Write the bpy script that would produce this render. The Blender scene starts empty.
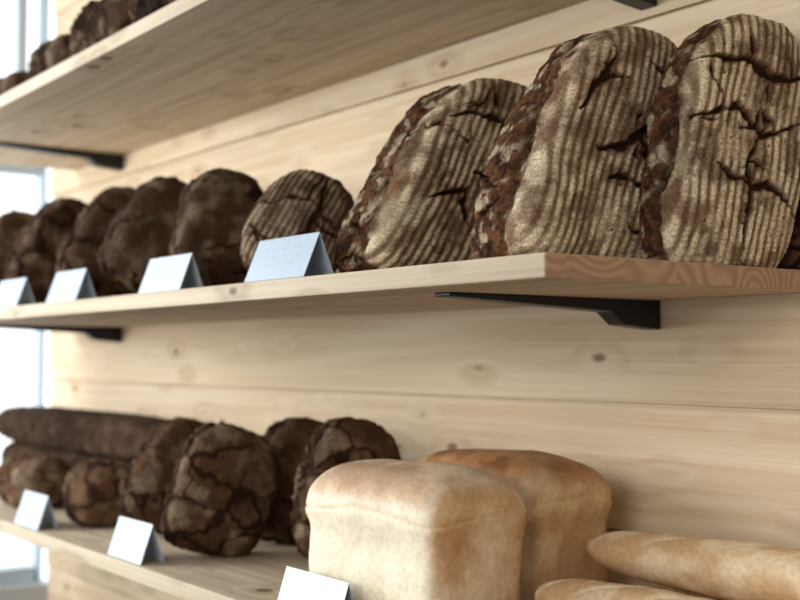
import bpy, math, numpy as np
from mathutils import Vector
Z0=1.45
sc=bpy.context.scene
sc.view_settings.view_transform='Standard'
YW=1.33; YF=0.85; TH=0.0265
TOPZ={'mid':Z0+0.1077,'top':Z0+0.581,'low':Z0-0.353}

def s2l(c):
    c=np.array(c,dtype=float)/255.0
    return np.where(c<=0.04045,c/12.92,((c+0.055)/1.055)**2.4)
def rgba(c): 
    l=s2l(c); return (l[0],l[1],l[2],1)

# ---------------- numpy noise
def vnoise(P,scale,seed=0):
    p=P*scale+seed*17.31+100.0
    i=np.floor(p).astype(np.int64); f=p-i; f=f*f*(3-2*f)
    def h(a,b,c):
        n=(a*374761393+b*668265263+c*2147483647+seed*974711)&0xffffffff
        n=((n^(n>>13))*1274126177)&0xffffffff
        n=((n^(n>>16))*2246822519)&0xffffffff
        return ((n^(n>>15))&0xffffff)/float(0xffffff)
    x,y,z=i[:,0],i[:,1],i[:,2]; fx,fy,fz=f[:,0],f[:,1],f[:,2]
    def L(a,b,t): return a+(b-a)*t
    return L(L(L(h(x,y,z),h(x+1,y,z),fx),L(h(x,y+1,z),h(x+1,y+1,z),fx),fy),
             L(L(h(x,y,z+1),h(x+1,y,z+1),fx),L(h(x,y+1,z+1),h(x+1,y+1,z+1),fx),fy),fz)
def fbm(P,scale,seed=0,o=4):
    r=0;a=.5;t=0
    for k in range(o):
        r=r+a*vnoise(P,scale*2**k,seed+k);t+=a;a*=.5
    return r/t
def ss(a,b,x):
    t=np.clip((x-a)/(b-a),0,1); return t*t*(3-2*t)
def vor(P,pts):
    f1=np.full(len(P),1e9);f2=f1.copy()
    for q in pts:
        d=np.sqrt(((P-q)**2).sum(1))
        m=d<f1
        f2=np.where(m,f1,np.minimum(f2,d)); f1=np.where(m,d,f1)
    return f2-f1
def segdist(u,v,pl):
    best=np.full(len(u),1e9); 
    n=len(pl)-1
    for k in range(n):
        a=np.array(pl[k]);b=np.array(pl[k+1]);ab=b-a
        t=np.clip(((u-a[0])*ab[0]+(v-a[1])*ab[1])/(ab@ab),0,1)
        d=np.hypot(u-a[0]-t*ab[0],v-a[1]-t*ab[1])
        tt=(k+t)/n
        d=d/(0.25+np.sin(np.pi*np.clip(tt,0.02,.98)))
        best=np.minimum(best,d)
    return best

def cubegrid(N,axes):
    t=np.linspace(-1,1,N+1)
    A,B=np.meshgrid(t,t,indexing='ij'); A=A.ravel();B=B.ravel();o=np.ones_like(A)
    vs=[];fs=[]
    idx=np.arange((N+1)**2).reshape(N+1,N+1)
    q=np.stack([idx[:-1,:-1],idx[1:,:-1],idx[1:,1:],idx[:-1,1:]],-1).reshape(-1,4)
    off=0
    for ax in range(3):
        for s in (1,-1):
            v=np.zeros((len(A),3)); v[:,ax]=s*o; v[:,(ax+1)%3]=A; v[:,(ax+2)%3]=B
            vs.append(v); fs.append((q if s>0 else q[:,::-1])+off); off+=len(A)
    V=np.concatenate(vs);F=np.concatenate(fs)
    key=np.round((V+2)*1e5).astype(np.int64)
    kk=(key[:,0]*1000003+key[:,1])*1000003+key[:,2]
    _,first,inv=np.unique(kk,return_index=True,return_inverse=True)
    V=V[first];F=inv.reshape(-1)[F]
    D=V*np.array(axes); D/=np.linalg.norm(D,axis=1)[:,None]
    return D,F

def make_mesh(name,V,F,col,mat,loc):
    me=bpy.data.meshes.new(name)
    me.vertices.add(len(V)); me.vertices.foreach_set('co',V.astype(np.float32).ravel())
    me.loops.add(F.size); me.loops.foreach_set('vertex_index',F.astype(np.int32).ravel())
    me.polygons.add(len(F))
    me.polygons.foreach_set('loop_start',np.arange(0,F.size,4,dtype=np.int32))
    me.polygons.foreach_set('loop_total',np.full(len(F),4,dtype=np.int32))
    me.update(calc_edges=True)
    me.polygons.foreach_set('use_smooth',np.ones(len(F),dtype=bool))
    ca=me.color_attributes.new('Crust','FLOAT_COLOR','POINT')
    c=np.ones((len(V),4),dtype=np.float32); c[:,:3]=col
    ca.data.foreach_set('color',c.ravel())
    me.materials.append(mat); me.update()
    ob=bpy.data.objects.new(name,me); ob.location=loc
    sc.collection.objects.link(ob); return ob

def crust_mat(name,rough=.85,bump=.25,spec=.3,nscale=350,var=.35):
    m=bpy.data.materials.new(name);m.use_nodes=True
    nt=m.node_tree;N=nt.nodes;L=nt.links;b=N['Principled BSDF']
    a=N.new('ShaderNodeAttribute');a.attribute_name='Crust'
    tc=N.new('ShaderNodeTexCoord')
    n=N.new('ShaderNodeTexNoise');n.inputs['Scale'].default_value=nscale;n.inputs['Detail'].default_value=6
    L.new(tc.outputs['Object'],n.inputs['Vector'])
    mr=N.new('ShaderNodeMapRange');mr.inputs['From Min'].default_value=.3;mr.inputs['From Max'].default_value=.7
    mr.inputs['To Min'].default_value=1-var;mr.inputs['To Max'].default_value=1+var
    L.new(n.outputs['Fac'],mr.inputs['Value'])
    mx=N.new('ShaderNodeVectorMath');mx.operation='SCALE'
    L.new(a.outputs['Color'],mx.inputs[0]);L.new(mr.outputs['Result'],mx.inputs['Scale'])
    L.new(mx.outputs[0],b.inputs['Base Color'])
    b.inputs['Roughness'].default_value=rough;b.inputs['Specular IOR Level'].default_value=spec
    bp=N.new('ShaderNodeBump');bp.inputs['Strength'].default_value=bump;bp.inputs['Distance'].default_value=.002
    L.new(n.outputs['Fac'],bp.inputs['Height']);L.new(bp.outputs['Normal'],b.inputs['Normal'])
    return m
M_rye=crust_mat('floured_rye_crust',.95,.6,.1,350,.45)
M_white=crust_mat('golden_white_crust',.6,.2,.3,140,.12)

def rotm(yaw,back,lean):
    y,b,l=map(math.radians,(yaw,-back,-lean))
    Rz=np.array([[math.cos(y),-math.sin(y),0],[math.sin(y),math.cos(y),0],[0,0,1]])
    Ry=np.array([[math.cos(b),0,math.sin(b)],[0,1,0],[-math.sin(b),0,math.cos(b)]])
    Rx=np.array([[1,0,0],[0,math.cos(l),-math.sin(l)],[0,math.sin(l),math.cos(l)]])
    return Rz@Ry@Rx

def rye(name,cx,cy,zs,L,W,T,yaw=0,back=0,lean=0,seed=1,N=100,ribs=True,dark=1.0,flour=1.0,slashes=(),cell=.05,cw=.004,pitch=.0138,pb=4.0,pt=2.5,q=3.2,roughamp=1.0,holes=False,ribdir=0,cthr=.42,soft=0.0,flat=.012,shear=0.0,taper=0.0):
    rng=np.random.RandomState(seed)
    b_,a_,c_=T/2,W/2,L/2
    D,F=cubegrid(N,(b_,a_,c_))
    p=np.where(D[:,2]<0,pb,pt)
    S=(np.abs(D[:,1]/a_)**p+np.abs(D[:,2]/c_)**p)**(q/p)+np.abs(D[:,0]/b_)**q
    P=D*(S**(-1/q))[:,None]
    Nn=np.stack([np.sign(P[:,0])*np.abs(P[:,0]/b_)**(q-1)/b_,
        np.sign(P[:,1])*np.abs(P[:,1]/a_)**(p-1)/a_,np.sign(P[:,2])*np.abs(P[:,2]/c_)**(p-1)/c_],1)
    Nn/=np.linalg.norm(Nn,axis=1)[:,None]+1e-9
    lump=(fbm(P,9,seed,2)-.5)*.020*(W/.2)*(1-.5*soft)
    warp=np.stack([fbm(P,28,seed+k*5+3,3)-.5 for k in range(3)],1)*.05
    Q=P+warp
    xf=P[:,0]/b_
    edge=xf+(fbm(P,30,seed+9,3)-.5)*.7
    face=ss(.25,.5,edge)
    npt=int(max(14,(L*W*2.2)/(cell**2)))
    pts=np.stack([rng.uniform(-b_*1.2,b_*1.2,npt),rng.uniform(-a_,a_,npt),rng.uniform(-c_,c_,npt)],1)
    sc_=np.array([1,1,1.25])
    v=vor(Q*sc_,pts*sc_)
    msk=fbm(P,14,seed+21,3)
    w=cw*(.02+2.5*ss(cthr,cthr+.2,msk))*(1+.9*(1-face))
    crack=(1-ss(w*.35,w,v))*ss(cthr-.04,cthr+.04,msk+.1*(1-face))
    halo=(1-ss(w,w*2.6+.002,v))*ss(cthr-.04,cthr+.04,msk+.1*(1-face))
    u_=Q[:,1]*.5+P[:,1]*.5+warp[:,1]*.2; v_=P[:,2]+warp[:,2]*.45
    for pl,wd in slashes:
        jag=(fbm(P,70,seed+40,4)-.5)
        d=segdist(u_,v_,[(x*a_,y*c_) for x,y in pl])+jag*.011
        c2=(1-ss(wd*.55,wd,d))*ss(0,.3,edge)
        crack=np.maximum(crack,c2); halo=np.maximum(halo,(1-ss(wd,wd*2.,d))*ss(0,.3,edge))
    rim=np.exp(-((edge-.15)/.16)**2)*ss(.35,.6,fbm(P,18,seed+33,3))
    fine=fbm(P,60,seed+50,4)-.5
    disp=lump+fine*.004*roughamp*(1+1.8*(1-face))
    crumb=fbm(P,120,seed+55,3)
    disp=disp+(crumb-.5)*.004*(1-face)*roughamp
    if ribs:
        cu=P[:,1]+(fbm(P,9,seed+60,3)-.5)*.020+P[:,2]*ribdir
        r=.5+.5*np.cos(2*np.pi*cu/pitch)
        bead=.5+.5*np.cos(2*np.pi*(P[:,2]+.3*r*.004+(vnoise(P,40,seed+61)-.5)*.007)/.0068)
        keep=.35+.65*ss(.3,.6,fbm(P,22,seed+64,3))
        r2=r**.8
        disp=disp+face*(r2*.0016*keep+bead*r*.0007)*(1-.7*crack)
        mott=fbm(P,45,seed+70,5)
        patch=ss(.3,.6,fbm(P,11,seed+71,3))
        rr=ss(.02,.75,r)*keep+.5*(1-keep)
        f=(.12+.56*rr+.18*bead*r)*(.30+1.05*ss(.32,.64,mott))*(.76+.34*patch)
    else:
        mott=fbm(P,35,seed+70,4)
        f=.6*ss(.40,.75,mott)*(.5+.5*ss(-.4,.5,fine*4+.3))+.06
    sidef=.5*ss(.5,.7,fbm(P,70,seed+80,4))
    f=(f*face+sidef*(1-face))*flour
    f=f*(1-.7*halo)*(1-.6*rim)
    if holes:
        for i in range(-3,4):
            for j in range(-4,5):
                if rng.rand()<.7:
                    h=((i*.024+rng.normal()*.004),(j*.027+rng.normal()*.004))
                    d=np.hypot(P[:,1]-h[0],P[:,2]-h[1])
                    k=(1-ss(.0012,.0028,d))*face
                    f=f*(1-.9*k);disp=disp-.002*k
    cd=(.005+.004*(1-face))*min(1,W/.2)*(1-.55*soft)
    disp=disp-crack*cd-rim*.005*(1-soft)
    P2=P+Nn*disp[:,None]
    flourc=s2l((208,187,154)); brown=s2l((94,62,40))*dark; deep=s2l((46,27,17))*dark
    red=s2l((98,62,37))*dark
    base=brown[None]*(1-.35*ss(.4,.7,fbm(P,25,seed+90,3)))[:,None]
    base=base+(red-brown)[None]*((halo*.4+(1-face)*.4*(1-soft))[:,None])
    dk=(1-(1-face)*.6*(1-ss(.4,.6,crumb)))[:,None]
    base=base*dk
    f=np.clip(f,0,1)[:,None]
    col=base*(1-f)+flourc*f
    k=np.maximum(crack*(1-.3*soft),rim*.55)[:,None]
    col=col*(1-k)+deep*k
    P2[:,1]+=P2[:,2]*shear
    P2[:,0]*=1-taper*(P2[:,2]/c_)
    R=rotm(yaw,back,lean)
    P3=P2@R.T
    mz=P3[:,2].min(); fl=flat*L/.28
    P3[:,2]=np.maximum(P3[:,2],mz+fl)-(mz+fl)
    return make_mesh(name,P3,F,col,M_rye,(cx,cy,zs+.0005))

mid=TOPZ['mid'];low=TOPZ['low'];top=TOPZ['top']
rye('dark_slab_rye_loaf',-1.053,1.075,mid,.325,.250,.12,yaw=3,back=2,lean=4,shear=.38,seed=4,N=190,holes=True,q=6.5,pt=2.7,pb=6,flat=.014,taper=.1,
    slashes=[([(-.45,-.05),(-.1,.0),(.25,.22),(.8,.42)],.0066),([(-.2,-.30),(.15,-.22),(.5,-.3)],.0028),([(-.1,.72),(.3,.62),(.6,.68),(.9,.5)],.0034),([(.3,.62),(.35,.85)],.003),([(-.85,.2),(-.6,.45),(-.62,.7)],.004),([(-.6,.45),(-.3,.5)],.003),([(.1,-.6),(.5,-.7)],.002)],cell=.075,cw=.002,cthr=.55)
rye('dark_slab_rye_loaf',-.95,1.203,mid,.335,.215,.085,yaw=-4,back=0,lean=2,shear=.2,seed=11,N=180,holes=True,q=6,pt=2.8,pb=5,flat=.014,
    slashes=[([(-.95,.55),(-.3,.6),(.2,.5),(.9,.62)],.0045),([(-.3,.6),(-.2,.85)],.003),([(-.9,.1),(-.3,.24),(.1,.05),(.8,.2)],.0045),([(-.6,-.2),(0,-.35),(.3,-.3),(.9,-.5)],.004),([(.1,.05),(0,-.35),(.1,-.8)],.004),([(.2,.5),(.1,.05)],.003),([(.4,.8),(.6,.5)],.003)],cell=.07,cw=.002,cthr=.52)
rye('dark_slab_rye_loaf',-1.355,1.108,mid,.325,.26,.135,yaw=2,back=2,lean=7,shear=.44,seed=29,N=170,q=6,pt=3.2,pb=5.5,flat=.016,taper=.06,
    slashes=[([(-.85,.45),(-.3,.55),(.2,.42),(.85,.55)],.0045),([(-.3,.0),(.2,-.05),(.9,.25)],.0075),([(-.75,-.3),(-.3,-.2),(-.1,-.5)],.004),([(-.3,.55),(-.4,.85)],.004),([(.2,-.05),(.1,-.35)],.003)],cell=.07,cw=.002,cthr=.55)
rye('dark_slab_rye_loaf',-.99,1.304,mid,.32,.21,.04,yaw=-90,back=1,lean=0,seed=31,N=80,ribs=False,dark=.7,flour=.3)  # thin dark slab loaf without ribs, standing flat against the wall
rye('oval_rye_loaf',-1.66,1.02,mid,.205,.17,.14,yaw=-35,back=8,lean=28,seed=37,N=120,dark=.55,flour=.5,pitch=.010,pb=2.6,q=2.5,soft=.3,
    slashes=[([(.1,.9),(.2,.3),(.1,-.3),(.3,-.9)],.007),([(.2,.1),(.6,.1),(.95,.2)],.004)],cell=.08,cw=.002)
DR=dict(ribs=False,dark=.46,flour=.27,q=3.4,pb=3.6,pt=2.6,roughamp=1.4,cell=.085,cw=.0050,soft=.45,cthr=.42)
rye('oval_rye_loaf',-1.545,1.17,mid,.20,.15,.08,yaw=-10,back=4,lean=12,seed=38,N=90,**DR)
rye('dark_rye_loaf',-1.925,1.015,mid,.235,.165,.12,yaw=-10,lean=9,back=4,seed=41,N=110,**DR)
rye('dark_rye_loaf',-2.20,1.02,mid,.255,.18,.14,yaw=-5,lean=26,back=4,seed=43,N=100,**DR)
rye('dark_rye_loaf',-2.45,1.03,mid,.265,.18,.13,yaw=-5,lean=28,back=4,seed=47,N=90,**DR)
rye('dark_rye_loaf',-2.74,1.02,mid,.265,.19,.16,yaw=-5,lean=30,back=4,seed=53,N=90,**DR)
rye('dark_rye_loaf',-3.08,1.02,mid,.265,.20,.15,yaw=-5,lean=28,back=4,seed=59,N=80,**DR)
DL=dict(DR); DL.update(cell=.06,cw=.0035,flour=.34,dark=.6,soft=.45,cthr=.40)
rye('cracked_rye_loaf',-1.925,1.02,low,.235,.185,.12,yaw=-15,lean=18,back=3,seed=61,N=120,**DL)
rye('cracked_rye_loaf',-1.70,1.14,low,.25,.17,.12,yaw=-15,lean=10,back=3,seed=67,N=110,**DL)
rye('cracked_rye_loaf',-1.96,1.205,low,.24,.18,.12,yaw=-15,lean=12,back=3,seed=71,N=100,**DL)
rye('cracked_rye_loaf',-2.18,1.06,low,.23,.18,.12,yaw=-10,lean=30,back=3,seed=73,N=90,**DL)
LY=dict(DR); LY.update(flour=.40,dark=.85,soft=.8)
rye('small_rye_loaf',-2.44,1.01,low,.13,.15,.19,yaw=-10,seed=79,N=80,**LY)
rye('small_rye_loaf',-2.83,1.0,low,.12,.15,.22,yaw=-5,seed=83,N=70,**LY)
LG=dict(DR);LG.update(flour=.10,soft=1.0,cw=.001,q=4.5,roughamp=.5)
rye('long_rye_loaf',-3.03,1.2,low,.12,.17,1.0,yaw=0,seed=89,N=80,**LG)
rye('long_rye_loaf',-3.0,1.19,low+.11,.105,.155,1.14,yaw=0,seed=97,N=90,**LG)
rye('dark_rye_loaf',-1.95,.97,top,.15,.17,.26,yaw=5,seed=101,N=80,**DR)
rye('dark_rye_loaf',-2.25,.98,top,.14,.18,.26,yaw=10,seed=103,N=80,**DR)
rye('dark_rye_loaf',-2.53,.98,top,.12,.18,.24,yaw=0,seed=107,N=80,**DR)
rye('dark_rye_loaf',-2.86,.98,top,.09,.18,.34,yaw=0,seed=109,N=70,**DR)

# ---------------- tin loaves
def tin(name,x0,x1,y0,y1,zs,H,yaw,seed,N=90,gold_=0.0):
    lx,ly=(x1-x0)/2,(y1-y0)/2
    D,F=cubegrid(N,(lx,ly,H/2))
    q=8.0
    S=np.abs(D[:,0]/lx)**q+np.abs(D[:,1]/ly)**q+np.abs(D[:,2]/(H/2))**q
    P=D*(S**(-1/q))[:,None]
    X=P[:,0]/lx;Y=P[:,1]/ly;Z=P[:,2]/(H/2)
    up=ss(.1,1,Z)
    dome=1-.5*(np.abs(Y)**2.6)-.45*np.abs(X)**3.5
    P2=P.copy()
    P2[:,2]+=up*(dome-.72)*.045
    bul=np.exp(-((Z-.5)/.3)**2)*.004-np.exp(-((Z-.1)/.25)**2)*.002
    P2[:,0]+=bul*X;P2[:,1]+=bul*Y
    P2[:,0]*=1-.02*(1-Z)/2;P2[:,1]*=1-.04*(1-Z)/2
    lump=(fbm(P,11,seed,3)-.5)*.016+(fbm(P,60,seed+2,3)-.5)*.0018
    crl=.58+(fbm(P,12,seed+8,2)-.5)*.3
    cr=np.exp(-((Z-crl)/.05)**2)
    lump=lump-cr*.002
    P2+=D*lump[:,None]
    cream=s2l((236,220,192));tan=s2l((212,178,134));gold=s2l((184,134,86));brown=s2l((132,86,50))
    n=fbm(P,14,seed+4,5); n2=fbm(P,45,seed+6,3)
    zz=Z+(n-.5)*.5
    g=ss(.62,.98,zz)*(.5+.5*gold_)
    ridge=ss(.8,1.0,np.abs(X))*ss(.7,1,np.abs(Y))
    ridge=np.maximum(ridge,ss(.72,.9,Z)*ss(.8,1.0,np.abs(Y))*.8)
    endf=ss(.85,.98,np.abs(X))*(.75+.25*ss(-.2,.8,Z))
    low_=ss(-.3,-1,Z)*.3
    t=np.clip(np.maximum.reduce([ridge*.8,endf,low_])+(n-.5)*.7+gold_*.35,0,1)[:,None]
    col=cream*(1-t)+tan*t
    e2=(endf*.85*ss(.32,.58,n+.05))[:,None]
    col=col*(1-e2)+gold*e2
    g2=np.clip(g+(n2-.5)*.5*g,0,1)[:,None]
    col=col*(1-g2)+gold*g2
    b=np.clip(np.maximum(ss(.8,1.1,zz)*ss(.42,.62,n),ridge*.7*ss(.36,.6,n2))*(.5+.5*gold_)+.25*gold_*ss(.5,1,zz),0,1)[:,None]
    col=col*(1-b)+brown*b
    c3=(cr*.3)[:,None];col=col*(1-c3)+tan*c3
    y=math.radians(yaw);R=np.array([[math.cos(y),-math.sin(y),0],[math.sin(y),math.cos(y),0],[0,0,1]])
    P3=P2@R.T;P3[:,2]-=P3[:,2].min()
    return make_mesh(name,P3,F,col,M_white,((x0+x1)/2,(y0+y1)/2,zs+.0005))
tin('white_tin_loaf',-1.46,-1.165,.90,1.065,low,.196,2,5)
tin('white_tin_loaf',-1.49,-1.195,1.09,1.26,low,.200,2,9,gold_=1.0)

# ---------------- baguettes
def baguette(name,x0,x1,cy,zs,r,seed,yaw=0):
    Lh=(x1-x0)/2
    D,F=cubegrid(90,(Lh,r,r))
    q=2.8
    S=(np.abs(D[:,1]/r)**2+np.abs(D[:,2]/r)**2)**(q/2)+np.abs(D[:,0]/Lh)**q
    P=D*(S**(-1/q))[:,None]
    sl=np.zeros(len(P))
    for k in range(6):
        xc=-Lh*.8+k*Lh*1.6/5
        u=(P[:,0]-xc); v=P[:,1]
        d=np.hypot((u-v*2.2)/.012,(v)/(r*.7))
        sl=np.maximum(sl,(1-ss(.4,1.3,d))*(P[:,2]>0))
    n=fbm(P,25,seed,4)
    Nn=D.copy();Nn[:,0]*=.1;Nn/=np.linalg.norm(Nn,axis=1)[:,None]
    P2=P+Nn*((fbm(P,14,seed+3,3)-.5)*.008-sl*.0025+(fbm(P,70,seed+5,3)-.5)*.001)[:,None]
    P2[:,2]*=.88
    tan=s2l((224,198,160));gold=s2l((200,160,116));cream=s2l((234,216,188))
    t=ss(.35,.65,n)[:,None]
    col=tan*(1-t)+gold*t
    s=(sl*.5)[:,None];col=col*(1-s)+cream*s
    y=math.radians(yaw);R=np.array([[math.cos(y),-math.sin(y),0],[math.sin(y),math.cos(y),0],[0,0,1]])
    P3=P2@R.T;P3[:,2]-=P3[:,2].min()
    return make_mesh(name,P3,F,col,M_white,((x0+x1)/2,cy,zs))
baguette('baguette',-1.12,-.50,.985,low+.0005,.034,20)
baguette('baguette',-1.17,-.55,1.088,low+.0005,.045,21)
baguette('baguette',-1.12,-.52,1.170,low+.0005,.034,22)
baguette('baguette',-1.12,-.50,1.250,low+.0005,.034,23)
baguette('baguette',-1.19,-.50,1.208,low+.053,.043,7,yaw=1)

# ---------------- wood
def wood_mat(name,c1,c2,kn=(96,62,38),rough=.7,knots=True):
    m=bpy.data.materials.new(name);m.use_nodes=True
    nt=m.node_tree;N=nt.nodes;L=nt.links;b=N['Principled BSDF']
    tc=N.new('ShaderNodeTexCoord');at=N.new('ShaderNodeAttribute');at.attribute_name='pid'
    cb=N.new('ShaderNodeCombineXYZ')
    mu=N.new('ShaderNodeMath');mu.operation='MULTIPLY';mu.inputs[1].default_value=7.13
    L.new(at.outputs['Fac'],mu.inputs[0]);L.new(mu.outputs[0],cb.inputs[0]);L.new(mu.outputs[0],cb.inputs[1])
    ad=N.new('ShaderNodeVectorMath');ad.operation='ADD';L.new(tc.outputs['Object'],ad.inputs[0]);L.new(cb.outputs[0],ad.inputs[1])
    def M(op,a,bv=None,c=None):
        x=N.new('ShaderNodeMath');x.operation=op
        for k,vv in enumerate((a,bv,c)):
            if vv is None: continue
            if isinstance(vv,(int,float)): x.inputs[k].default_value=vv
            else: L.new(vv,x.inputs[k])
        return x.outputs[0]
    def mp(s):
        x=N.new('ShaderNodeMapping');x.inputs['Scale'].default_value=s;L.new(ad.outputs[0],x.inputs['Vector']);return x
    def noise(s,det=5,dist=0):
        n=N.new('ShaderNodeTexNoise');n.inputs['Scale'].default_value=1;n.inputs['Detail'].default_value=det;n.inputs['Distortion'].default_value=dist
        L.new(mp(s).outputs[0],n.inputs['Vector']);return n.outputs['Fac']
    def mr(v,a,b2,c,d):
        x=N.new('ShaderNodeMapRange');L.new(v,x.inputs['Value'])
        for k,vv in zip(('From Min','From Max','To Min','To Max'),(a,b2,c,d)): x.inputs[k].default_value=vv
        return x.outputs[0]
    g1=noise((.45,11,11),2,0); g2=noise((3,260,260),4); g3=noise((.9,60,60),4)
    # knots: slightly irregular outline, thin dark rim
    vo=N.new('ShaderNodeTexVoronoi');vo.inputs['Scale'].default_value=1
    L.new(mp((6.0,7,12)).outputs[0],vo.inputs['Vector'])
    dist=M('ADD',vo.outputs['Distance'],M('MULTIPLY',M('SUBTRACT',noise((40,60,60),2),.5),.07))
    knot=mr(dist,.06,.115,1,0)
    halo=mr(dist,.08,.42,1,0)
    ring=M('SINE',M('ADD',M('MULTIPLY',g1,34.0),M('MULTIPLY',halo,5.0)))
    r1=mr(ring,-1,1,0,.22)
    a3=M('ADD',M('ADD',r1,M('MULTIPLY',g2,.45)),M('MULTIPLY',g3,.5))
    rp=N.new('ShaderNodeValToRGB');rp.color_ramp.elements[0].position=.28;rp.color_ramp.elements[1].position=.95
    rp.color_ramp.elements[0].color=rgba(c1);rp.color_ramp.elements[1].color=rgba(c2)
    L.new(a3,rp.inputs['Fac'])
    pv=N.new('ShaderNodeTexNoise');pv.inputs['Scale'].default_value=.8;pv.inputs['Detail'].default_value=2;L.new(ad.outputs[0],pv.inputs['Vector'])
    pr=mr(pv.outputs['Fac'],.3,.7,.80,1.08)
    s1=N.new('ShaderNodeVectorMath');s1.operation='SCALE';L.new(rp.outputs['Color'],s1.inputs[0]);L.new(pr,s1.inputs['Scale'])
    mk=N.new('ShaderNodeMix');mk.data_type='RGBA';L.new(s1.outputs[0],mk.inputs['A']);mk.inputs['B'].default_value=rgba(kn)
    L.new(M('MINIMUM',M('ADD',M('MULTIPLY',knot,.72),M('MULTIPLY',halo,.13)),1.0),mk.inputs['Factor'])
    L.new(mk.outputs['Result'],b.inputs['Base Color'])
    b.inputs['Roughness'].default_value=rough;b.inputs['Specular IOR Level'].default_value=.25
    bp=N.new('ShaderNodeBump');bp.inputs['Strength'].default_value=.2;bp.inputs['Distance'].default_value=.002
    L.new(a3,bp.inputs['Height']);L.new(bp.outputs[0],b.inputs['Normal'])
    return m
M_wall=wood_mat('spruce_wall_planks',(228,208,176),(194,162,124),(112,72,44))
M_shelf=wood_mat('shelf_wood',(216,198,170),(162,138,110))

def endgrain():
    m=bpy.data.materials.new('shelf_end_grain');m.use_nodes=True
    nt=m.node_tree;N=nt.nodes;L=nt.links;b=N['Principled BSDF']
    tc=N.new('ShaderNodeTexCoord')
    br=N.new('ShaderNodeTexVoronoi')
    br.voronoi_dimensions='1D';br.inputs['Scale'].default_value=11;br.inputs['Randomness'].default_value=.3
    sp=N.new('ShaderNodeSeparateXYZ');L.new(tc.outputs['Object'],sp.inputs[0]);L.new(sp.outputs['Y'],br.inputs['W'])
    ad=N.new('ShaderNodeVectorMath');ad.operation='ADD';L.new(tc.outputs['Object'],ad.inputs[0])
    sc1=N.new('ShaderNodeVectorMath');sc1.operation='SCALE';sc1.inputs['Scale'].default_value=.25;L.new(br.outputs['Color'],sc1.inputs[0]);L.new(sc1.outputs[0],ad.inputs[1])
    w=N.new('ShaderNodeTexNoise');w.inputs['Scale'].default_value=7;w.inputs['Detail'].default_value=1
    L.new(ad.outputs[0],w.inputs['Vector'])
    mm=N.new('ShaderNodeMath');mm.operation='MULTIPLY';mm.inputs[1].default_value=150;L.new(w.outputs['Fac'],mm.inputs[0])
    sn=N.new('ShaderNodeMath');sn.operation='SINE';L.new(mm.outputs[0],sn.inputs[0])
    r=N.new('ShaderNodeMapRange');r.inputs['From Min'].default_value=-1;L.new(sn.outputs[0],r.inputs['Value'])
    rp=N.new('ShaderNodeValToRGB');rp.color_ramp.elements[0].color=rgba((182,146,114));rp.color_ramp.elements[1].color=rgba((158,122,94))
    L.new(r.outputs[0],rp.inputs['Fac']);L.new(rp.outputs['Color'],b.inputs['Base Color']);b.inputs['Roughness'].default_value=.75
    return m
M_end=endgrain()

def box_geo(x0,x1,y0,y1,z0,z1):
    V=[(x,y,z) for x in(x0,x1) for y in(y0,y1) for z in(z0,z1)]
    F=[(0,1,3,2),(4,6,7,5),(0,4,5,1),(2,3,7,6),(0,2,6,4),(1,5,7,3)]
    return V,F
def boxes(name,bl,mats,bevel=.002,facemat=None):
    V=[];F=[];pid=[]
    for i,b in enumerate(bl):
        v,f=box_geo(*b);o=len(V);V+=v;F+=[tuple(k+o for k in q) for q in f];pid+=[(i*37%11)+.3*i]*8
    me=bpy.data.meshes.new(name);me.from_pydata(V,[],F)
    a=me.attributes.new('pid','FLOAT','POINT');a.data.foreach_set('value',pid)
    for m in mats: me.materials.append(m)
    if facemat:
        for p in me.polygons: p.material_index=facemat(p)
    ob=bpy.data.objects.new(name,me);sc.collection.objects.link(ob)
    if bevel:
        md=ob.modifiers.new('bevel','BEVEL');md.width=bevel;md.segments=2;md.limit_method='ANGLE'
    return ob
g=Z0-.071
k0=math.floor((0-g)/.19)
bl=[(-3.65,1.7,YW+.012,YW+.022,0,2.9)]
z=g+k0*.19;i=0
while z<2.9:
    off=(0,.0045,.001)[i%3];i+=1
    bl.append((-3.65,1.7,YW+off,YW+.013,max(z,0)+.002,min(z+.19,2.9)-.002)); z+=.19
boxes('wall_back',bl,[M_wall],.003)

def shelf(name,zt,x0,x1):
    return boxes(name,[(x0,x1,YF,YW-.0005,zt-TH,zt)],[M_shelf,M_end],.0018,lambda p: 1 if abs(p.normal.x)>.9 else 0)
shelf('wooden_shelf',mid,-3.45,-.905)
shelf('wooden_shelf',top,-3.45,-.905)
shelf('wooden_shelf',low,-3.45,-.3)

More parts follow.
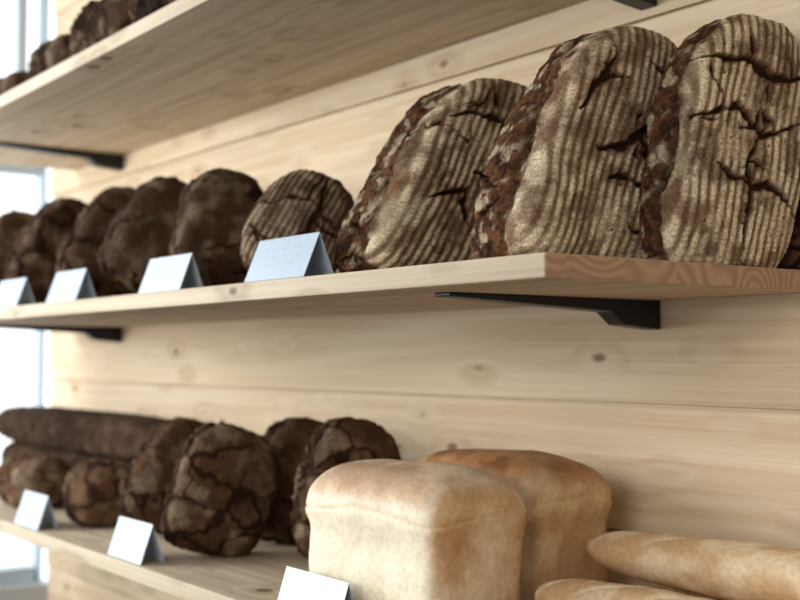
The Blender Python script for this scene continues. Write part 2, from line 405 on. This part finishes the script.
def simple(name,c,rough=.5,metal=0,n=0):
    m=bpy.data.materials.new(name);m.use_nodes=True;b=m.node_tree.nodes['Principled BSDF']
    N=m.node_tree.nodes;L=m.node_tree.links
    no=N.new('ShaderNodeTexNoise');no.inputs['Scale'].default_value=12;tc=N.new('ShaderNodeTexCoord');L.new(tc.outputs['Object'],no.inputs['Vector'])
    rp=N.new('ShaderNodeValToRGB');l=s2l(c)
    rp.color_ramp.elements[0].color=(*(l*.94),1);rp.color_ramp.elements[1].color=(*np.minimum(l*1.06,1),1)
    L.new(no.outputs['Fac'],rp.inputs['Fac']);L.new(rp.outputs['Color'],b.inputs['Base Color'])
    b.inputs['Roughness'].default_value=rough;b.inputs['Metallic'].default_value=metal
    return m
M_blk=simple('black_steel',(24,24,28),.45,.3)
def bracket(zt,x):
    zb=zt-TH-.0003;w=.016
    prof=[(YW-.0005,zb),(.94,zb),(.94,zb-.005),(YW-.10,zb-.018),(YW-.075,zb-.036),(YW-.0005,zb-.042)]
    V=[(x-w,y,z) for y,z in prof]+[(x+w,y,z) for y,z in prof];n=len(prof)
    F=[tuple(range(n)),tuple(range(2*n-1,n-1,-1))]+[(i,i+n,(i+1)%n+n,(i+1)%n) for i in range(n)]
    me=bpy.data.meshes.new('shelf_bracket');me.from_pydata(V,[],F);me.materials.append(M_blk)
    import bmesh
    bm=bmesh.new();bm.from_mesh(me);bmesh.ops.recalc_face_normals(bm,faces=bm.faces);bm.to_mesh(me);bm.free()
    ob=bpy.data.objects.new('shelf_bracket',me);sc.collection.objects.link(ob)
    md=ob.modifiers.new('b','BEVEL');md.width=.0015;md.segments=2
for zt in (mid,top,low):
    for x in (-1.19,-3.11): bracket(zt,x)

# ---------------- price cards
def card_mat():
    m=bpy.data.materials.new('price_card_paper');m.use_nodes=True
    nt=m.node_tree;N=nt.nodes;L=nt.links;b=N['Principled BSDF']
    tc=N.new('ShaderNodeTexCoord');sp=N.new('ShaderNodeSeparateXYZ');L.new(tc.outputs['UV'],sp.inputs[0])
    w=N.new('ShaderNodeMath');w.operation='PINGPONG';w.inputs[1].default_value=.09;L.new(sp.outputs['Y'],w.inputs[0])
    lt=N.new('ShaderNodeMath');lt.operation='LESS_THAN';lt.inputs[1].default_value=.022;L.new(w.outputs[0],lt.inputs[0])
    no=N.new('ShaderNodeTexNoise');no.inputs['Scale'].default_value=1;no.inputs['Detail'].default_value=3
    mp=N.new('ShaderNodeMapping');mp.inputs['Scale'].default_value=(45,12,1);L.new(tc.outputs['UV'],mp.inputs[0]);L.new(mp.outputs[0],no.inputs['Vector'])
    gt=N.new('ShaderNodeMath');gt.operation='GREATER_THAN';gt.inputs[1].default_value=.5;L.new(no.outputs['Fac'],gt.inputs[0])
    def rng(o,a,bb):
        x=N.new('ShaderNodeMath');x.operation='GREATER_THAN';x.inputs[1].default_value=a;L.new(sp.outputs[o],x.inputs[0])
        y=N.new('ShaderNodeMath');y.operation='LESS_THAN';y.inputs[1].default_value=bb;L.new(sp.outputs[o],y.inputs[0])
        z=N.new('ShaderNodeMath');z.operation='MULTIPLY';L.new(x.outputs[0],z.inputs[0]);L.new(y.outputs[0],z.inputs[1]);return z
    cur=lt
    for o in (gt,rng('X',.15,.8),rng('Y',.3,.82)):
        z=N.new('ShaderNodeMath');z.operation='MULTIPLY';L.new(cur.outputs[0],z.inputs[0]);L.new(o.outputs[0],z.inputs[1]);cur=z
    z=N.new('ShaderNodeMath');z.operation='MULTIPLY';z.inputs[1].default_value=.2;L.new(cur.outputs[0],z.inputs[0])
    mx=N.new('ShaderNodeMix');mx.data_type='RGBA';mx.inputs['A'].default_value=rgba((172,183,195));mx.inputs['B'].default_value=rgba((90,100,115))
    L.new(z.outputs[0],mx.inputs['Factor']);L.new(mx.outputs['Result'],b.inputs['Base Color']);b.inputs['Roughness'].default_value=.3
    return m
M_card=card_mat()
def card(x0,x1,zs,y=.858,h=.06,d=.045,yaw=0):
    t=.0012;w=(x1-x0)/2
    A=[(-w,0,0),(w,0,0),(w,d*.5,h),(-w,d*.5,h),(w,d,0),(-w,d,0)]
    me=bpy.data.meshes.new('price_card');me.from_pydata(A,[],[(0,1,2,3),(3,2,4,5)])
    uv=me.uv_layers.new(name='UVMap')
    for i,c in enumerate([(0,0),(1,0),(1,1),(0,1),(0,.0),(.0,.0),(0.0,0),(0,0)]): uv.data[i].uv=c
    me.materials.append(M_card)
    ob=bpy.data.objects.new('price_card',me);ob.location=((x0+x1)/2,y,zs+.001);ob.rotation_euler=(0,0,math.radians(yaw));sc.collection.objects.link(ob)
    md=ob.modifiers.new('s','SOLIDIFY');md.thickness=t;md.offset=-1
card(-1.55,-1.385,mid,y=.855,h=.062,d=.052);card(-1.93,-1.77,mid,h=.06);card(-2.38,-2.22,mid,h=.062);card(-2.73,-2.56,mid,h=.062)
card(-2.05,-1.91,low,h=.066);card(-2.55,-2.41,low,h=.068);card(-1.455,-1.30,low,y=.853,h=.060,d=.04)

# ---------------- room
M_floor=wood_mat('floor_boards',(84,76,68),(56,50,44))
M_paint=simple('white_plaster',(185,188,190),.8)
M_frame=simple('window_frame_paint',(172,186,196),.5)
boxes('floor',[(-3.8,1.8,-2.6,YW+.03,-.05,0)],[M_floor],0)
boxes('ceiling',[(-3.8,1.8,-2.6,YW+.03,2.9,2.95)],[M_paint],0)
boxes('wall_right',[(1.7,1.8,-2.5,YW+.03,0,2.9)],[M_paint],0)
boxes('wall_left',[(-3.78,-3.66,-2.5,YW+.02,0,.75),(-3.78,-3.66,-2.5,YW+.02,2.7,2.9),(-3.78,-3.66,-2.5,-1.9,.75,2.7)],[M_paint],0)
boxes('window_1',[(-3.75,-3.69,1.315,1.33,.75,2.7),(-3.75,-3.69,-1.9,-1.84,.75,2.7),(-3.75,-3.69,-.3,-.24,.75,2.7),
  (-3.75,-3.69,-1.84,1.305,.75,.80),(-3.75,-3.69,-1.84,1.315,2.64,2.7),(-3.74,-3.70,-1.84,1.315,2.02,2.06),(-3.74,-3.70,1.235,1.265,2.06,2.64)],[M_frame],.003)
boxes('wall_front',[(-3.78,1.8,-2.6,-2.5,0,.5),(-3.78,1.8,-2.6,-2.5,2.6,2.9),(-3.78,-3.2,-2.6,-2.5,.5,2.6),(1.2,1.8,-2.6,-2.5,.5,2.6)],[M_paint],0)
boxes('window_2',[(-3.2,-3.12,-2.58,-2.52,.5,2.6),(1.12,1.2,-2.58,-2.52,.5,2.6),(-1.05,-.97,-2.58,-2.52,.5,2.6),(-3.12,1.12,-2.58,-2.52,.5,.58),(-3.12,1.12,-2.58,-2.52,2.52,2.6)],[M_frame],.003)

# ---------------- light
w=bpy.data.worlds.new('overcast_sky');sc.world=w;w.use_nodes=True
bg=w.node_tree.nodes['Background'];bg.inputs[0].default_value=(.92,.96,1,1);bg.inputs[1].default_value=1.9
def area(name,loc,target,sx,sy,e,c):
    l=bpy.data.lights.new(name,'AREA');l.shape='RECTANGLE';l.size=sx;l.size_y=sy;l.energy=e;l.color=c
    o=bpy.data.objects.new(name,l);o.location=loc;sc.collection.objects.link(o)
    o.rotation_euler=(Vector(target)-Vector(loc)).to_track_quat('-Z','Y').to_euler()
area('daylight_left_window',(-3.6,-.7,1.95),(-1.4,1.2,1.4),1.5,1.2,84,(.88,.95,1))
area('daylight_shop_window',(.2,-2.4,2.2),(-1.1,1.3,1.45),2.0,.9,34,(1,.98,.95))
area('warm_overhead_area',(.6,-.6,2.8),(-1.0,1.2,1.5),.5,.5,5,(1,.9,.78))  # weak warm area light high up behind the camera, aimed at the shelves

cam=bpy.data.cameras.new('camera');co=bpy.data.objects.new('camera',cam);sc.collection.objects.link(co)
co.location=(0,0,Z0);co.rotation_euler=(math.radians(92.7),0,math.radians(53.7))
cam.lens=54;cam.sensor_width=36;cam.clip_start=.02
cam.dof.use_dof=True;cam.dof.focus_distance=1.46;cam.dof.aperture_fstop=3.7
sc.camera=co
